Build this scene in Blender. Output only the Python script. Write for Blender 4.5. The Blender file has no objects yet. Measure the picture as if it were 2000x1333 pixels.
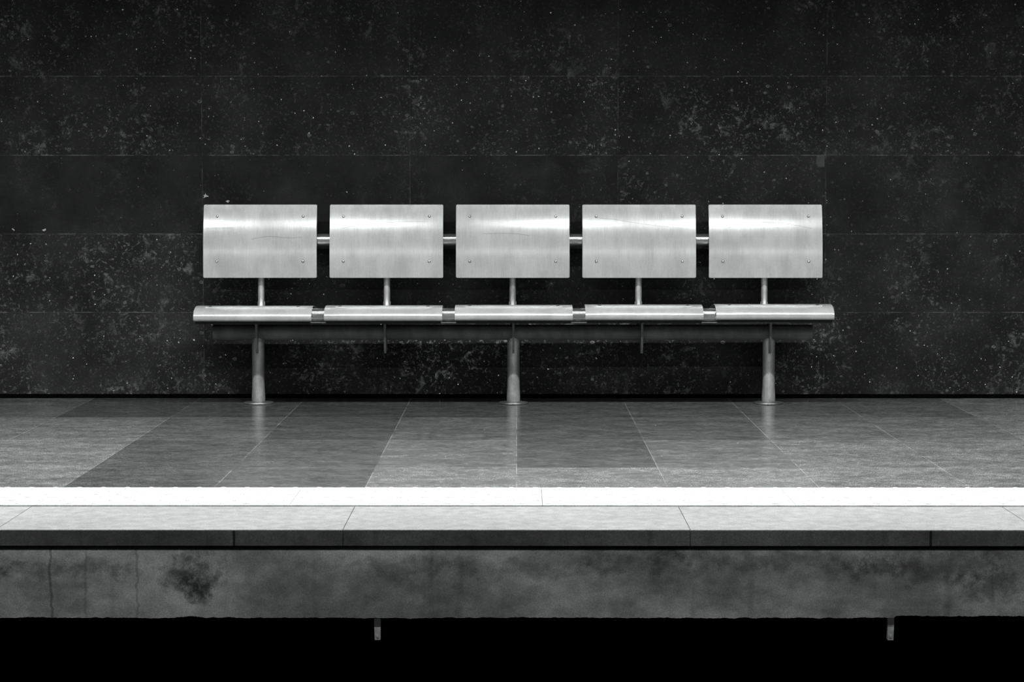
import bpy, bmesh, math, random
from mathutils import Vector
random.seed(7)
R = math.radians
S = bpy.context.scene
COL = S.collection

# ------------------------------------------------------------------ camera
cd = bpy.data.cameras.new('camera')
cd.lens = 75.0; cd.sensor_width = 36.0; cd.clip_start = 0.1; cd.clip_end = 100
cam = bpy.data.objects.new('camera', cd); COL.objects.link(cam)
cam.location = (0, -10.33, 1.0)
cam.rotation_euler = (R(90 - 3.99), 0, R(0.124))
S.camera = cam

# ------------------------------------------------------------------ world, exposure
w = bpy.data.worlds.new('station_air'); S.world = w; w.use_nodes = True
w.node_tree.nodes['Background'].inputs[0].default_value = (1, 1, 1, 1)
w.node_tree.nodes['Background'].inputs[1].default_value = 0.012
vs = S.view_settings
S.display_settings.display_device = 'sRGB'
vs.view_transform = 'Standard'; vs.look = 'None'; vs.gamma = 1.0; vs.use_curve_mapping = False
vs.exposure = 0.0

# ------------------------------------------------------------------ lamps of the station
def strip_lamp(name, x0, x1, y, z, width, watts, spread=180, tilt=0.0):
    l = bpy.data.lights.new(name, 'AREA'); l.shape = 'RECTANGLE'
    l.size = x1 - x0; l.size_y = width; l.energy = watts; l.spread = R(spread)
    l.color = (0.985, 1.0, 0.995)
    o = bpy.data.objects.new(name, l); COL.objects.link(o)
    o.location = ((x0 + x1) / 2, y, z); o.rotation_euler = (R(tilt), 0, 0)
    return o
# the row above the platform, near the wall
strip_lamp('platform_lamp', -5.0, 5.0, -2.6, 3.3, 0.09, 350, 128, 0)
# the row of separate tubes above the track
for (a, b) in [(-5.6, -4.4), (-3.6, -2.4), (-1.75, -0.95), (0.0, 0.7), (1.25, 2.2), (3.0, 4.2), (5.0, 6.0)]:
    strip_lamp('track_lamp', a, b, -7.0, 3.75, 0.036, 26 * (b - a), 180, 18)
# the row above the opposite platform
strip_lamp('far_lamp', -7, 7, -15.0, 2.6, 0.10, 60, 180, 30)

# ------------------------------------------------------------------ node helpers
class NT:
    def __init__(s, name):
        s.m = bpy.data.materials.new(name); s.m.use_nodes = True
        s.t = s.m.node_tree; s.b = s.t.nodes['Principled BSDF']
        s.pos = s.t.nodes.new('ShaderNodeNewGeometry').outputs['Position']
        s.obj = s.t.nodes.new('ShaderNodeTexCoord').outputs['Object']
    def put(s, sock, v):
        if isinstance(v, bpy.types.NodeSocket): s.t.links.new(v, sock)
        elif isinstance(v, (int, float)) and sock.type == 'RGBA': sock.default_value = (v, v, v, 1)
        else: sock.default_value = v
    def math(s, op, a, b=0.0, c=None, clamp=False):
        n = s.t.nodes.new('ShaderNodeMath'); n.operation = op; n.use_clamp = clamp
        s.put(n.inputs[0], a); s.put(n.inputs[1], b)
        if c is not None: s.put(n.inputs[2], c)
        return n.outputs[0]
    def add(s, a, b): return s.math('ADD', a, b)
    def mul(s, a, b): return s.math('MULTIPLY', a, b)
    def sub(s, a, b): return s.math('SUBTRACT', a, b)
    def mx(s, a, b): return s.math('MAXIMUM', a, b)
    def ramp(s, v, lo, hi, a=0.0, b=1.0, smooth=True):
        n = s.t.nodes.new('ShaderNodeMapRange'); n.interpolation_type = 'SMOOTHSTEP' if smooth else 'LINEAR'
        s.put(n.inputs[0], v)
        for i, x in enumerate((lo, hi, a, b)): s.put(n.inputs[1 + i], x)
        return n.outputs[0]
    def xyz(s, v):
        n = s.t.nodes.new('ShaderNodeSeparateXYZ'); s.t.links.new(v, n.inputs[0]); return n.outputs
    def scale(s, v, sc, off=(0, 0, 0)):
        n = s.t.nodes.new('ShaderNodeMapping'); s.t.links.new(v, n.inputs[0])
        n.inputs['Scale'].default_value = sc; n.inputs['Location'].default_value = off
        return n.outputs[0]
    def noise(s, v, sc, detail=2.0, rough=0.5, dist=0.0):
        n = s.t.nodes.new('ShaderNodeTexNoise'); s.t.links.new(v, n.inputs['Vector'])
        n.inputs['Scale'].default_value = sc; n.inputs['Detail'].default_value = detail
        n.inputs['Roughness'].default_value = rough; n.inputs['Distortion'].default_value = dist
        return n.outputs['Fac']
    def warp(s, v, sc, amt):
        n = s.t.nodes.new('ShaderNodeTexNoise'); s.t.links.new(v, n.inputs['Vector']); n.inputs['Scale'].default_value = sc
        n.inputs['Detail'].default_value = 3
        a = s.t.nodes.new('ShaderNodeVectorMath'); a.operation = 'SUBTRACT'
        s.t.links.new(n.outputs['Color'], a.inputs[0]); a.inputs[1].default_value = (.5, .5, .5)
        m = s.t.nodes.new('ShaderNodeVectorMath'); m.operation = 'MULTIPLY_ADD'
        s.t.links.new(a.outputs[0], m.inputs[0]); m.inputs[1].default_value = (amt, amt, amt); s.t.links.new(v, m.inputs[2])
        return m.outputs[0]
    def voro(s, v, sc):
        n = s.t.nodes.new('ShaderNodeTexVoronoi'); s.t.links.new(v, n.inputs['Vector']); n.inputs['Scale'].default_value = sc
        c = s.t.nodes.new('ShaderNodeSeparateColor'); s.t.links.new(n.outputs['Color'], c.inputs[0])
        return n.outputs['Distance'], c.outputs[0], c.outputs[1]
    def attr(s, name):
        n = s.t.nodes.new('ShaderNodeAttribute'); n.attribute_name = name; return n.outputs['Fac']
    def line(s, coord, at, w):                     # 1 on a joint at coordinate `at`
        return s.ramp(s.math('ABSOLUTE', s.sub(coord, at)), w * .5, w, 1, 0)
    def grid(s, coord, start, pitch, w):           # 1 on joints of a regular grid
        f = s.math('FRACT', s.add(s.mul(s.sub(coord, start), 1 / pitch), .5))
        d = s.mul(s.math('ABSOLUTE', s.sub(f, .5)), pitch)
        return s.ramp(d, w * .5, w, 1, 0)
    def grey(s, v):
        n = s.t.nodes.new('ShaderNodeCombineColor')
        s.put(n.inputs[0], s.mul(v, .985)); s.put(n.inputs[1], v); s.put(n.inputs[2], s.mul(v, 1.0))
        s.t.links.new(n.outputs[0], s.b.inputs['Base Color'])
    def bump(s, h, strength, dist=.002):
        n = s.t.nodes.new('ShaderNodeBump'); n.inputs['Strength'].default_value = strength; n.inputs['Distance'].default_value = dist
        s.t.links.new(h, n.inputs['Height']); s.t.links.new(n.outputs[0], s.b.inputs['Normal'])
    def set(s, **k):
        names = dict(rough='Roughness', metal='Metallic', spec='Specular IOR Level', aniso='Anisotropic')
        for a, v in k.items(): s.put(s.b.inputs[names[a]], v)
        return s

# ------------------------------------------------------------------ materials
def mat_wall():
    n = NT('dark_fossil_limestone'); p = n.pos; x, y, z = n.xyz(p)
    dens = n.attr('fossil'); tone = n.attr('tone')
    pp = n.warp(p, 9, .05)
    base = n.mul(tone, n.ramp(n.noise(p, 3.2, 5, .6), .3, .75, .55, 1.5))
    cloud = n.mul(n.ramp(n.noise(n.scale(p, (1, 1, 1), (3, 1, 7)), 4.5, 3, .5), .5, .78), n.ramp(dens, .05, .6, 1.0, .25))
    patch = n.ramp(n.noise(n.scale(p, (1, 1, 1), (11, 2, 5)), 2.6, 4, .6), .42, .68)
    wisp = n.mul(n.ramp(n.noise(pp, 16, 8, .72, .6), .53, .68), patch)
    fine = n.mul(n.ramp(n.noise(pp, 70, 4, .7), .54, .70), n.ramp(patch, 0, 1, .35, 1))
    d1, r1, q1 = n.voro(n.warp(p, 60, .012), 46)
    speck = n.mul(n.ramp(d1, n.mul(q1, .06), n.add(n.mul(q1, .14), .02), 1, 0), n.ramp(r1, .45, .98))
    d2, r2, q2 = n.voro(n.warp(n.scale(p, (1, 1, 1.25)), 40, .02), 19)
    ring = n.mul(n.mul(n.ramp(d2, .07, .14, .25, 1), n.ramp(d2, .15, .22, 1, 0)), n.ramp(r2, .88, .99))
    d3, r3, q3 = n.voro(n.warp(p, 25, .03), 11)
    bright = n.mul(n.ramp(d3, .015, .05, 1, 0), n.ramp(r3, .74, .80))
    veins = n.mul(n.ramp(n.math('ABSOLUTE', n.sub(n.noise(pp, 5, 6, .65, 1.5), .5)), .0, .012, 1, 0), n.ramp(n.noise(p, 3.1, 2), .52, .7))
    d4, r4, q4 = n.voro(n.warp(n.scale(p, (1, 1, .8), (5, 5, 5)), 80, .012), 85)
    tiny = n.mul(n.mul(n.ramp(d4, n.mul(q4, .10), n.add(n.mul(q4, .2), .05), 1, 0), n.ramp(r4, .72, 1.0)), n.ramp(patch, 0, 1, .35, 1))
    blob = n.mul(n.mul(n.ramp(n.add(d2, n.mul(n.noise(p, 90, 3, .7), .12)), .16, .24, 1, 0), n.ramp(r2, .58, .60)), n.ramp(r2, .80, .78))
    marks = n.add(n.add(n.add(n.mul(tiny, .26), n.mul(blob, .07)), n.add(n.mul(wisp, .115), n.mul(fine, .13))), n.add(n.mul(speck, .85), n.add(n.mul(ring, .10), n.mul(veins, .03))))
    col = n.add(n.mul(base, .0105), n.add(n.mul(marks, dens), n.add(n.mul(cloud, .010), n.mul(bright, .6))))
    grain = n.ramp(n.noise(p, 330, 1, .5), .25, .75, .35, 1.65, False)
    col = n.mul(col, grain)
    brk = n.ramp(n.noise(n.scale(p, (1, 1, 1), (4, 0, 2)), 9, 7, .75), .44, .62, .07, 1)
    j = n.mx(n.mul(n.mul(n.grid(z, .419, .3797, .0022), n.ramp(z, .2, .25)), brk), n.mul(n.grid(x, -.515, 1.0035, .0020), n.mul(brk, .55)))
    # dusty, chipped foot of the wall
    foot = n.mul(n.ramp(z, .03, .13, 1, 0), n.mul(n.ramp(n.noise(n.scale(p, (1, 1, 1), (9, 0, 0)), 1.6, 2), .52, .66), n.ramp(n.noise(pp, 38, 6, .75), .46, .66)))
    col = n.add(col, n.add(n.mul(j, .09), n.mul(foot, .11)))
    n.grey(col); n.set(rough=.62, spec=.12)
    return n.m

def mat_floor():
    n = NT('polished_floor_stone'); p = n.pos; x, y, z = n.xyz(p)
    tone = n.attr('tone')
    q = n.scale(p, (.55, 1, 1))
    a = n.ramp(n.noise(q, 9, 6, .7, .4), .3, .72, .68, 1.32)
    b = n.ramp(n.noise(n.scale(p, (.8, .45, 1)), 45, 5, .75), .3, .72, .68, 1.34)
    c = n.ramp(n.noise(n.scale(p, (1, .16, 1)), 380, 1, .5), .3, .7, .45, 1.55, False)
    d1, r1, q1 = n.voro(n.warp(n.scale(p, (1, .32, 1)), 40, .01), 15)
    speck = n.mul(n.ramp(d1, .02, .055, 1, 0), n.ramp(r1, .88, .93))
    d2, r2, q2 = n.voro(n.warp(n.scale(p, (1, .8, 1)), 18, .06), 8)
    smear = n.mul(n.mul(n.ramp(d2, .08, .34, 1, 0), n.ramp(r2, .55, .9)), n.ramp(n.noise(q, 30, 4, .7), .45, .62))
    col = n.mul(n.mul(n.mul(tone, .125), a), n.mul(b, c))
    col = n.add(col, n.add(n.mul(speck, .30), n.mul(smear, .028)))
    brk = n.ramp(n.noise(n.scale(p, (1, 1, 1), (4, 0, 2)), 4.2, 4, .6), .35, .6, .1, 1)
    j = n.mx(n.mul(n.grid(x, 0, .5135, .0020), brk), n.mul(n.grid(y, -.89, .865, .006), n.mul(brk, .5)))
    col = n.add(col, n.mul(j, .15))
    n.grey(col)
    n.set(rough=n.ramp(n.noise(q, 25, 5, .7), .3, .7, .15, .27), spec=.5)
    n.bump(n.noise(q, 60, 4, .7), .05, .002)
    return n.m

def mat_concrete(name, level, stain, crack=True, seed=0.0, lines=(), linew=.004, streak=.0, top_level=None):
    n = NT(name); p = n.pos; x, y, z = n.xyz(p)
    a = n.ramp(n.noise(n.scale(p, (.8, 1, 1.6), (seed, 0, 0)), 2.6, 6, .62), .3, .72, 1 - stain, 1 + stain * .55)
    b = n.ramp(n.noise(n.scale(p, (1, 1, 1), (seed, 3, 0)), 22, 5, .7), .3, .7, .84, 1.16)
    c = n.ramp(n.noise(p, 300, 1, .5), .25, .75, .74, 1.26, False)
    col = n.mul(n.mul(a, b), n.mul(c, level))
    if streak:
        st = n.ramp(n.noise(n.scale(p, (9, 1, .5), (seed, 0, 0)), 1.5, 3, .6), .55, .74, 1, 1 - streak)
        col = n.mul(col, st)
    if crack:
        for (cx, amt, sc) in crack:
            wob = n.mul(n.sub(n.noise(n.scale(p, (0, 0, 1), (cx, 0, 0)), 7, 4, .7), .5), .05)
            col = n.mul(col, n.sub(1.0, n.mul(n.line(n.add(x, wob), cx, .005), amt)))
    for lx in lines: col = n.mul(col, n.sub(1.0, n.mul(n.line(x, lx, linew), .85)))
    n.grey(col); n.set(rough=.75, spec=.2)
    return n

def mat_beam():
    n = mat_concrete('stained_concrete', .36, .62, [(-1.389, .45, 1), (-1.285, .25, 1), (-1.13, .3, 1)], 2.0, streak=.3)
    p = n.pos; x, y, z = n.xyz(p)
    old = n.b.inputs['Base Color'].links[0].from_node.inputs[1].links[0].from_socket
    def blob(cx, cz, rx, rz, lo=.25):
        w_ = n.warp(p, 9, .14); bx, by, bz = n.xyz(w_)
        d = n.add(n.math('POWER', n.mul(n.sub(bx, cx), 1 / rx), 2.0), n.math('POWER', n.mul(n.sub(bz, cz), 1 / rz), 2.0))
        d = n.add(d, n.mul(n.sub(n.noise(p, 34, 6, .75), .5), 4.2))
        return n.ramp(d, -.3, 1.5, lo, 1)
    k = n.mul(blob(-.965, -.135, .09, .06, .25), blob(-.95, -.175, .045, .05, .3))
    for b_ in [(1.25, -.11, .25, .05, .5), (1.42, -.17, .14, .05, .45), (.35, -.10, .18, .035, .55), (-1.33, -.12, .22, .04, .5), (.78, -.09, .3, .03, .55), (-.30, -.115, .22, .03, .6), (.05, -.13, .16, .03, .65), (-1.62, -.11, .12, .05, .5), (1.05, -.12, .12, .03, .6)]:
        k = n.mul(k, blob(*b_))
    n.grey(n.mul(old, k))
    return n.m

def mat_metal(name, col, rough, metal, brush=.08, dirt=.15, vertical=True):
    n = NT(name); p = n.pos
    sc = (1, .2, .03) if vertical else (.03, 1, 1)
    br = n.ramp(n.noise(n.scale(p, sc), 260, 2, .6), .25, .75, 1 - brush, 1 + brush, False)
    gr = n.ramp(n.noise(p, 420, 1, .5), .25, .75, 1 - brush, 1 + brush, False)
    di = n.ramp(n.noise(n.scale(p, (1.4, 1, .7)), 7, 5, .65), .35, .7, 1 - dirt, 1 + dirt * .4)
    n.grey(n.math('MINIMUM', n.mul(n.mul(br, gr), n.mul(di, col)), .95))
    n.set(metal=metal, rough=n.ramp(n.noise(p, 30, 4, .7), .3, .7, rough * .9, rough * 1.12))
    n.bump(n.noise(n.scale(p, sc), 300, 2, .6), .06, .001)
    return n.m

def mat_plain(name, v, rough=.6, metal=0.0, spec=.3):
    n = NT(name)
    n.grey(n.mul(n.ramp(n.noise(n.pos, 40, 4, .65), .3, .7, .75, 1.25), v)); n.set(rough=rough, metal=metal, spec=spec)
    return n.m

M = dict(
    wall=mat_wall(), floor=mat_floor(), beam=mat_beam(),
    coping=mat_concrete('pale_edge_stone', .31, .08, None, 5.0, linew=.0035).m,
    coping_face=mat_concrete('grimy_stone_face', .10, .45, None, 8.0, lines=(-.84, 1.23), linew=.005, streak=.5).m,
    tactile=mat_concrete('white_tactile_paving', .56, .05, None, 3.0).m,
    alu=mat_metal('brushed_aluminium', .68, .16, .35),
    alu_seat=mat_metal('worn_brushed_aluminium', .66, .24, .4, vertical=False),
    steel=mat_metal('satin_steel_tube', .55, .22, .9, .06, .2),
    leg=mat_metal('stained_steel_tube', .66, .36, .68, .15, .4),
    plate=mat_metal('scuffed_steel_plate', .16, .35, .6, .15, .4),
    dark=mat_metal('dull_grey_steel', .22, .55, .4, .12, .35, False),
    scratch=mat_plain('dark_scratch', .16, .5, 0), screw=mat_plain('screw_steel', .72, .2, .8),
    screw_dark=mat_plain('screw_shadow_ring', .01, .6),
    skirt=mat_plain('black_skirting', .002, .9, 0, 0), void=mat_plain('shade_black', .0016, .95, 0, 0),  # void: near-black colour stands in for shade in the hollow and gaps
    chip=mat_plain('pale_chip', .42, .7), patch=mat_plain('pale_patch', .045, .7), ceil=mat_plain('grey_ceiling', .03, .9, 0, 0),
    collar=mat_plain('collar_reflection_steel', .85, .35, .3),  # extra-pale colour paints in the reflection of the lit seat
    under=mat_plain('shade_black_steel', .012, .6, 0, .2),  # near-black colour paints in the shade beneath the seats
    galv=mat_plain('grimy_galvanised_steel', .45, .6, .1),
)

# ------------------------------------------------------------------ mesh helpers
def tag(o, label=None, cat=None, group=None, kind=None):
    for k, v in (('label', label), ('category', cat), ('group', group), ('kind', kind)):
        if v: o[k] = v
    return o
def obj(name, bm, mats, parent=None, smooth=False, loc=None):
    bmesh.ops.recalc_face_normals(bm, faces=bm.faces)
    me = bpy.data.meshes.new(name); bm.to_mesh(me); bm.free()
    for m in (mats if isinstance(mats, (list, tuple)) else [mats]): me.materials.append(m)
    if smooth:
        for f in me.polygons: f.use_smooth = True
        try: me.set_sharp_from_angle(angle=R(38))
        except Exception: pass
    o = bpy.data.objects.new(name, me); COL.objects.link(o)
    if parent: o.parent = parent
    if loc: o.location = loc
    return o
def box(bm, x0, x1, y0, y1, z0, z1, mi=0):
    v = [bm.verts.new(c) for c in [(x0,y0,z0),(x1,y0,z0),(x1,y1,z0),(x0,y1,z0),(x0,y0,z1),(x1,y0,z1),(x1,y1,z1),(x0,y1,z1)]]
    fs = []
    for q in [(0,3,2,1),(4,5,6,7),(0,1,5,4),(1,2,6,5),(2,3,7,6),(3,0,4,7)]:
        f = bm.faces.new([v[i] for i in q]); f.material_index = mi; fs.append(f)
    return v, fs
def ring_loft(bm, rings, cap=True):
    vs_ = [[bm.verts.new(p) for p in r] for r in rings]
    n = len(rings[0])
    for a, b in zip(vs_, vs_[1:]):
        for i in range(n): bm.faces.new([a[i], a[(i+1) % n], b[(i+1) % n], b[i]])
    if cap: bm.faces.new(vs_[0][::-1]); bm.faces.new(vs_[-1])
def tube_x(bm, x0, x1, y, z, r, n=40, bev=.003):
    rings = []
    for (x, rr) in [(x0, r - bev), (x0 + bev, r), (x1 - bev, r), (x1, r - bev)]:
        rings.append([(x, y + rr * math.cos(t), z + rr * math.sin(t)) for t in [2*math.pi*i/n for i in range(n)]])
    ring_loft(bm, rings)
def lathe_z(bm, x, y, prof, n=40):
    ring_loft(bm, [[(x + r * math.cos(t), y + r * math.sin(t), z) for t in [2*math.pi*i/n for i in range(n)]] for (r, z) in prof])
def tube_path(bm, pts, r, n=20):
    rings = []
    for i, p in enumerate(pts):
        p = Vector(p); a = Vector(pts[max(i-1, 0)]); b = Vector(pts[min(i+1, len(pts)-1)])
        d = (b - a).normalized(); u = Vector((1, 0, 0)); v = d.cross(u).normalized()
        rr = r[i] if isinstance(r, list) else r
        rings.append([tuple(p + rr * (u * math.cos(t) + v * math.sin(t))) for t in [2*math.pi*k/n for k in range(n)]])
    ring_loft(bm, rings)
def sheet_x(bm, prof, x0, x1, th, corner=0.0):
    """a bent sheet: profile of (y, z) swept along x, given a thickness th"""
    pts = [Vector((0, a, b)) for a, b in prof]; N = []
    for i in range(len(pts)):
        d = (pts[min(i+1, len(pts)-1)] - pts[max(i-1, 0)]).normalized(); N.append(Vector((0, d.z, -d.y)))
    xs = [x0, x0 + .0015, x1 - .0015, x1]
    out = [p for p in pts]; inn = [p + nn * th for p, nn in zip(pts, N)]
    loop = out + inn[::-1]
    cen = [(o + i) / 2 for o, i in zip(out, inn)]; cl = cen + cen[::-1]
    rings = []
    for k, x in enumerate(xs):
        edge = k in (0, 3)
        r = []
        for q, c in zip(loop, cl):
            p = c + (q - c) * (.5 if edge else 1)
            r.append((x, p.y, p.z))
        rings.append(r)
    ring_loft(bm, rings)

# ------------------------------------------------------------------ setting: wall
X0, X1 = -8.035 - .515, 8.03 - .515
zs = [.021] + [.419 + .3797 * k for k in range(8)]
xs = [-.515 + 1.0035 * k for k in range(-8, 9)]
dens = {0: {-2: .85, -1: 1.5, 0: 2.6, 1: 1.3, 2: .9}, 1: {-2: 1.0, -1: .8, 0: .5, 1: .5, 2: .55}, 2: {-2: .13, -1: .14, 0: .18, 1: .75, 2: .3},  # bottom-row marks boosted in colour to offset the shade under the bench
        3: {-2: .7, -1: .9, 0: 1.0, 1: .9, 2: .75}, 4: {-2: .85, -1: .6, 0: .6, 1: .65, 2: .75}}
bm = bmesh.new(); la = bm.faces.layers.float.new('fossil'); lt = bm.faces.layers.float.new('tone')
for r_ in range(len(zs) - 1):
    for c_ in range(len(xs) - 1):
        f = bm.faces.new([bm.verts.new(p) for p in [(xs[c_], 0, zs[r_]), (xs[c_+1], 0, zs[r_]), (xs[c_+1], 0, zs[r_+1]), (xs[c_], 0, zs[r_+1])]])
        f[la] = dens.get(r_, {}).get(c_ - 8, random.uniform(.3, 1)); f[lt] = random.uniform(.85, 1.2) * (1.6, 1.3, 1.1)[min(r_, 2)]  # lower rows toned paler, painting in bounce light near the floor
bmesh.ops.remove_doubles(bm, verts=bm.verts, dist=1e-5)
n0 = list(bm.faces)
ext = bmesh.ops.extrude_face_region(bm, geom=n0)
bmesh.ops.translate(bm, verts=[v for v in ext['geom'] if isinstance(v, bmesh.types.BMVert)], vec=(0, .12, 0))
wall = obj('wall_back', bm, M['wall'])
tag(wall, 'dark fossil-flecked stone wall of large rectangular slabs behind the bench', 'wall', kind='structure')

def flake(name, cx, cz, pts, m, th=.0012):
    b = bmesh.new()
    a = [b.verts.new((cx + px, -.0003, cz + pz)) for px, pz in pts]; c = [b.verts.new((cx + px * .85, -.0003 - th, cz + pz * .85)) for px, pz in pts]
    k = len(pts)
    for i in range(k): b.faces.new([a[i], a[(i+1) % k], c[(i+1) % k], c[i]])
    b.faces.new(c); b.faces.new(a[::-1])
    return obj(name, b, m, wall)
star = [(0, .014), (.003, .003), (.013, -.002), (.015, -.006), (.003, -.006), (-.012, -.013), (-.006, -.002), (-.013, .002), (-.003, .004)]
flake('paint_chip', -1.503, .984, star, M['chip'])
flake('paint_chip', -1.397, .954, [(-.010, .003), (.002, .008), (.011, .004), (.006, 0), (.002, -.006), (-.004, -.001)], M['chip'])
flake('paint_chip', -2.435, .820, [(-.008, .004), (-.003, .005), (.007, -.003), (.004, -.006), (-.004, -.001)], M['chip'])
flake('paint_chip', -2.285, .818, [(-.012, .001), (-.004, .003), (.006, .007), (.008, 0), (.0, -.006), (-.006, -.005)], M['chip'])
flake('pale_patch', 1.465, 1.152, [(-.018, .025), (.020, .026), (.020, -.030), (-.012, -.032), (-.020, -.012)], M['patch'])

bm = bmesh.new(); box(bm, X0, X1, .002, .12, 0, .0205)
tag(obj('baseboard_back', bm, M['skirt']), 'thin black skirting strip at the foot of the stone wall', 'skirting', kind='structure')

# ------------------------------------------------------------------ setting: floor
ys = [0.12, -.89, -1.755, -2.62, -3.17]
fx = [.5135 * k for k in range(-16, 16)]
tone = {0: {-6: .7, -5: .7, -4: .42, -3: .5, -2: .44, -1: .48, 0: .6, 1: .66, 2: .68, 3: .68},  # tile tones, with light fading toward the wall painted into the rows
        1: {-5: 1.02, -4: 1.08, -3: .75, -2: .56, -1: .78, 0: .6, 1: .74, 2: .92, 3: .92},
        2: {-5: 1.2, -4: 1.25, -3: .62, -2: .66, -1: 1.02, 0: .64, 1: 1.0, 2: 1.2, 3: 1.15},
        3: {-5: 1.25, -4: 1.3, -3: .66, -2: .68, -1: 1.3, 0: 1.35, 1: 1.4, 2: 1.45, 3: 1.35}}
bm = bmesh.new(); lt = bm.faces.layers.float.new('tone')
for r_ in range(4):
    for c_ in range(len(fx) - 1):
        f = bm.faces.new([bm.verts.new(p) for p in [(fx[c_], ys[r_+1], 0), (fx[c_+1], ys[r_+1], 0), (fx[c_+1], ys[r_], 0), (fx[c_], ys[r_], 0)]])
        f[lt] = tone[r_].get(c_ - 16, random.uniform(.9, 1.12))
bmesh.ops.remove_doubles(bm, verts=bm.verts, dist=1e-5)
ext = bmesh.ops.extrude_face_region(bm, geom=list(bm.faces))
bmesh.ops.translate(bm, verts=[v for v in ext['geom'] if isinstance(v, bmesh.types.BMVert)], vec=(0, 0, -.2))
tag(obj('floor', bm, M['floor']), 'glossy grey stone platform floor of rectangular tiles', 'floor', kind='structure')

# white tactile strip with staggered studs
def dome(bm, x, y, r=.0135, h=.0048, n=12, z0=.004):
    rings = [(r, 0), (r * .86, h * .55), (r * .55, h * .92)]
    vv = [[bm.verts.new((x + q * math.cos(2*math.pi*i/n), y + q * math.sin(2*math.pi*i/n), z0 + hh)) for i in range(n)] for q, hh in rings]
    for a, b in zip(vv, vv[1:]):
        for i in range(n): bm.faces.new([a[i], a[(i+1) % n], b[(i+1) % n], b[i]]).smooth = True
    t = bm.verts.new((x, y, z0 + h))
    for i in range(n): bm.faces.new([vv[-1][i], vv[-1][(i+1) % n], t]).smooth = True
bm = bmesh.new()
xj = -.725 - .808 * 5
for k in range(14):
    a = xj + .808 * k
    box(bm, a + .0008, a + .808 - .0008, -3.5805, -3.172, -.05, .004)
    for r_ in range(6):
        for c_ in range(10):
            dome(bm, a + .0404 * (.5 if r_ % 2 else 1.5) + .0808 * c_, -3.172 - .028 - .0695 * r_)
obj_t = obj('tactile_strip', bm, M['tactile'])
tag(obj_t, 'white tactile warning strip with rows of raised studs along the platform edge', 'tactile strip', kind='structure')

# pale edge stones: top, worn front face
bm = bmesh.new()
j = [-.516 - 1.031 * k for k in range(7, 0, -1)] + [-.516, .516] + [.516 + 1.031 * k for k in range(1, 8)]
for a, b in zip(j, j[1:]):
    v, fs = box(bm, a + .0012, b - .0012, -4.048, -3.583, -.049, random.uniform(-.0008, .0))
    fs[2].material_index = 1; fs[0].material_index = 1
box(bm, X0 + .3, X1 - .3, -4.03, -3.6, -.045, -.006, 1)  # hidden core added to stop light leaking through the slab joints
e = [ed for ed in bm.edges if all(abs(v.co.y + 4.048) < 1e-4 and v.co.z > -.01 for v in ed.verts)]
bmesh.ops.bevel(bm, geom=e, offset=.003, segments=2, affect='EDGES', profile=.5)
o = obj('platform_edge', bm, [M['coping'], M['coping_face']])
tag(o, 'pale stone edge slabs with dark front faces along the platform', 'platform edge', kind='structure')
bm = bmesh.new(); box(bm, X0, X1, -3.5836, -3.5765, -.05, -.004)
tag(obj('trim_1', bm, M['void']), 'dark joint line between white studded strip and pale edge stones', 'joint', kind='structure')

# stained concrete face below, with a ragged lower edge
bm = bmesh.new(); NX = 3400; rows = []
random.seed(3); jag = 0.0
def low(x): return -.268 + (.006 if 1.13 < x else 0) * 1.0
zz = [-.062, -.070, -.12, -.17, -.22, None]
cols = []
for i in range(NX + 1):
    x = X0 + (X1 - X0) * i / NX
    jag = .82 * jag + random.uniform(-.0011, .0011)
    notch = .006 * max(0, 1 - abs(x + .975) / .05)
    b = low(x) + jag + notch
    cols.append([bm.verts.new((x, -4.036, b if q is None else q)) for k, q in enumerate(zz)] +
                [bm.verts.new((x, -3.80, b + .004)), bm.verts.new((x, -3.80, -.062))])
for a, b in zip(cols, cols[1:]):
    n_ = len(a)
    for i in range(n_): bm.faces.new([a[i], a[(i+1) % n_], b[(i+1) % n_], b[i]])
bm.faces.new(cols[0]); bm.faces.new(cols[-1][::-1])
tag(obj('wall_ledge', bm, M['beam']), 'stained grey concrete band below the platform edge with cracks and dark blotches', 'ledge', kind='structure')
bm = bmesh.new(); box(bm, X0, X1, -3.97, -3.55, -.0625, -.0485)
tag(obj('trim_2', bm, M['void']), 'black recessed gap between edge stones and concrete band', 'gap', kind='structure')
# void under the platform and track bed
bm = bmesh.new(); box(bm, X0, X1, -3.3, -3.2, -1.3, -.06)
tag(obj('wall_under', bm, M['void']), 'black wall in the hollow under the platform', 'wall', kind='structure')
bm = bmesh.new(); box(bm, X0, X1, -9.4, -3.2, -1.4, -1.3)
tag(obj('track_bed', bm, M['void']), 'black track bed below the platform', 'track bed', kind='structure')
bm = bmesh.new(); box(bm, X0, X1, -3.3, .12, 3.35, 3.5)
tag(obj('ceiling', bm, M['ceil']), 'dark ceiling over the platform', 'ceiling', kind='structure')

# short steel hangers under the concrete band
def hanger(x, label):
    t = bpy.data.objects.new('steel_hanger', None); COL.objects.link(t); t.location = (x, -4.000, -.262)
    tag(t, label, 'hanger', 'steel hangers under the ledge')
    b = bmesh.new()
    ring_loft(b, [[(-w_, -.012, z_), (w_, -.012, z_), (w_, .012, z_), (-w_, .012, z_)] for (w_, z_) in [(.0100, 0), (.0096, -.04), (.0084, -.074), (.0084, -.078)]])
    obj('bar', b, M['galv'], t)
    b = bmesh.new(); lathe_z(b, 0, -.013, [(.004, -.070), (.0045, -.066), (.004, -.062)], 10)
    obj('bolt', b, M['galv'], t)
    return t
hanger(-.417, 'short grey steel bar hanging under the concrete band, left one in view')
hanger(1.121, 'short grey steel bar hanging under the concrete band, right one in view')

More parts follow.
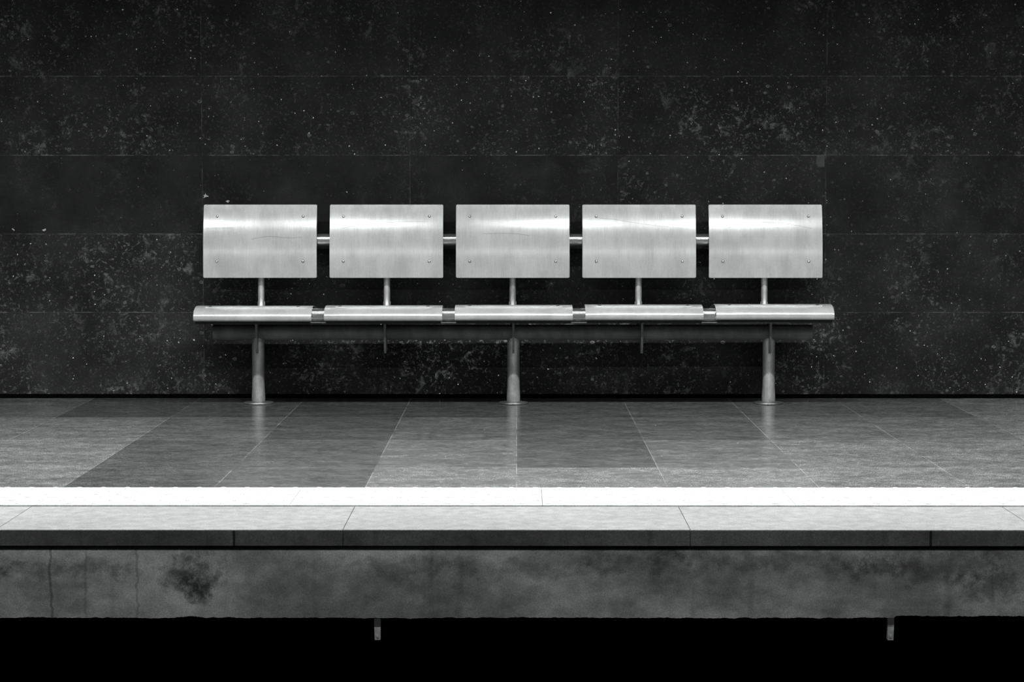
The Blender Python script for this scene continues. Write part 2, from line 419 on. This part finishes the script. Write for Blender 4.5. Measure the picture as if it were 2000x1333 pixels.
# ------------------------------------------------------------------ bench
bench = bpy.data.objects.new('platform_bench', None); COL.objects.link(bench)
bench.location = (0, 0, 0)
tag(bench, 'five-seat brushed metal bench on three round legs against the dark stone wall', 'bench')
CX = [-1.2235 + .6043 * k for k in range(5)]
# curved backrest panels
def back_y(z): return -.137 + (max(0, z - .640) ** 2) / 2.0
HW = .2715; ZB, ZT = .592, .941
def on_back(b, cx, u, v, off=.0006):              # point on the panel; u across, v up
    return Vector((cx + u, back_y(v) - off, v))
scr = {0: [[(-.262, .828), (-.20, .830), (-.13, .830)], [(-.04, .776), (.01, .786), (.06, .789), (.13, .783), (.20, .786)]],
       1: [[(-.212, .829), (-.14, .841), (-.06, .852), (.02, .857), (.10, .860), (.2, .858)]],
       2: [[(-.145, .802), (-.08, .804), (0, .803), (.05, .798), (.08, .794)]],
       3: [[(-.205, .879), (-.12, .870), (-.03, .856), (.06, .843), (.14, .835)], [(-.155, .935), (-.150, .905), (-.148, .88)]],
       4: [[(-.18, .830), (-.1, .846), (-.02, .851), (.06, .851), (.14, .843), (.22, .828)], [(-.08, .853), (0, .857), (.12, .852)]]}
def smooth_prof(P, m=4):
    out = []
    for i in range(len(P) - 1):
        p0, p1, p2, p3 = P[max(i-1, 0)], P[i], P[i+1], P[min(i+2, len(P)-1)]
        for q in range(m):
            t = q / m
            out.append(tuple(.5 * (2*b + (c-a)*t + (2*a-5*b+4*c-d)*t*t + (3*b-a-3*c+d)*t**3) for a, b, c, d in zip(p0, p1, p2, p3)))
    return out + [P[-1]]
for k in range(5):
    cx = CX[k] - .0035 + (.0 if k else 0)
    bm = bmesh.new()
    # rounded rectangle grid following the curve
    nz, cr = 36, .006
    prof = []
    for i in range(nz + 1):
        z = ZB + (ZT - ZB) * i / nz; prof.append(z)
    prof = sorted(set(prof + [ZB + cr * q for q in (.12, .3, .55, 1)] + [ZT - cr * q for q in (.12, .3, .55, 1)]))
    def hw(z):
        for e0, s_ in ((ZB, 1), (ZT, -1)):
            d = (z - e0) * s_
            if d < cr: return HW - cr + math.sqrt(max(0, cr * cr - (cr - d) ** 2))
        return HW
    rings = []
    for z in prof:
        h = hw(z); y = back_y(z); th = .004
        rings.append([(cx - h + .0012, y, z), (cx + h - .0012, y, z), (cx + h, y + .0012, z), (cx + h, y + th, z), (cx - h, y + th, z), (cx - h, y + .0012, z)])
    ring_loft(bm, rings)
    for path in scr[k]:
        pts = smooth_prof(path); last = None
        for (u, v) in pts:
            cur = [bm.verts.new(on_back(bm, cx, u, v + s_ * .0006, .0003)) for s_ in (-1, 1)]
            if last:
                f = bm.faces.new([last[0], cur[0], cur[1], last[1]]); f.material_index = 1
            last = cur
    bk = obj('backrest', bm, [M['alu'], M['scratch']], bench, True)
    for su in (-1, 1):
        for z in (.885, .670):
            u = su * (HW - .066); p = on_back(None, cx, u, z, 0)
            ang = math.atan2(max(0, z - .64), 1)
            sb = bmesh.new()
            ring_loft(sb, [[(r * math.cos(t), r * math.sin(t), h) for t in [2*math.pi*i/18 for i in range(18)]] for r, h in [(.0066, -.001), (.0066, .0006), (.0056, .0010)]])
            for f in sb.faces: f.material_index = 1
            ring_loft(sb, [[(r * math.cos(t), r * math.sin(t), h) for t in [2*math.pi*i/18 for i in range(18)]] for r, h in [(.0050, .0005), (.0048, .0022), (.0036, .0030)]])
            for f in list(sb.faces)[38:]: f.material_index = 0
            s_ = obj('screw', sb, [M['screw'], M['screw_dark']], bk, True)
            s_.location = p; s_.rotation_euler = (R(90) - ang, 0, 0)

# back rail behind the panels, with its posts
YR = -.086
bm = bmesh.new(); tube_x(bm, -1.36, 1.32, YR, .771, .0295); obj('back_rail', bm, M['steel'], bench, True)
for k in range(5):
    cx = CX[k] - .004
    bm = bmesh.new()
    tube_path(bm, [(cx, YR, .765), (cx, YR, .60), (cx, YR - .002, .50), (cx, YR - .01, .44), (cx, YR - .05, .39), (cx, -.20, .352), (cx, -.25, .338)], .0155, 24)
    po = obj('support_post', bm, M['leg'], bench, True)
    bm = bmesh.new(); lathe_z(bm, cx, YR, [(.0160, .449), (.0175, .451), (.0175, .474), (.0160, .477)], 24)
    obj('collar', bm, M['collar'], po, True)

# seat shells with a rolled front edge
SP = [(-.472, .4050), (-.4795, .4062), (-.4852, .4102), (-.4885, .4165), (-.4898, .4240), (-.4892, .4330), (-.482, .4435), (-.472, .452),
      (-.458, .4595), (-.440, .4660), (-.418, .4705), (-.394, .4730), (-.370, .4735), (-.335, .4715), (-.29, .4665), (-.24, .459), (-.19, .450), (-.150, .443)]
SPS = smooth_prof(SP)
for k in range(5):
    dz = -.003 + .002 * k
    cx = CX[k] + .0015
    bm = bmesh.new()
    sheet_x(bm, [(y, z + dz) for y, z in SPS], cx - .273, cx + .273, .004)
    se = obj('seat', bm, M['alu_seat'], bench, True)
    sb = bmesh.new(); box(sb, cx - .266, cx + .266, -.472, -.20, .3925 + dz, .4035 + dz); obj('under_frame', sb, M['under'], bench)
    for su in (-1, 1):
        sb = bmesh.new(); lathe_z(sb, cx + su * .205, -.408, [(.0085, .4695 + dz), (.0085, .4725 + dz), (.007, .4735 + dz)], 18)
        obj('screw', sb, M['screw_dark'], se, True)
    # raised bead running along the seat just behind the roll
    sb = bmesh.new(); tube_x(sb, cx - .225, cx + .225, -.432, .4682 + dz, .0018, 10, .0005); obj('bead', sb, M['alu_seat'], se, True)

bm = bmesh.new(); tube_x(bm, -1.36, 1.33, -.437, .4315, .0305); obj('seat_rail', bm, M['steel'], bench, True)
bm = bmesh.new(); box(bm, -1.30, 1.27, -.462, -.440, .3955, .4005); obj('lower_strip', bm, M['steel'], bench)
bm = bmesh.new(); box(bm, -1.40, 1.37, -.405, -.215, .3935, .4015); obj('seat_gap_blocker', bm, M['under'], bench)  # slab added to block lamp light passing between the seats
# main beam
YB, ZBM = -.262, .339
bm = bmesh.new(); tube_x(bm, -1.4355, 1.3975, YB, ZBM, .0365, 48); obj('main_beam', bm, M['dark'], bench, True)
# bracket fins
for k in range(5):
    cx = CX[k]
    bm = bmesh.new()
    poly = [(-.345, .402), (-.335, .372), (-.328, .318), (-.322, .262), (-.314, .2435), (-.280, .2405), (-.235, .262), (-.205, .33), (-.14, .40), (-.16, .437), (-.25, .455), (-.40, .462)]
    ring_loft(bm, [[(cx + s_ * .005, y, z) for y, z in poly] for s_ in (-1, -.7, .7, 1)])
    obj('bracket', bm, M['dark'], bench)
# legs
for k in (0, 2, 4):
    cx = CX[k]
    bm = bmesh.new()
    lathe_z(bm, cx, YB + .002, [(.0285, .345), (.0290, .30), (.0290, .085), (.0305, .055), (.0318, .035), (.0312, .012)], 36)
    lg = obj('leg', bm, M['leg'], bench, True)
    bm = bmesh.new()
    lathe_z(bm, cx, YB + .002, [(.066, 0), (.0715, .001), (.072, .004), (.070, .0075), (.040, .011), (.034, .0125)], 48)
    obj('base_plate', bm, M['plate'], lg, True)
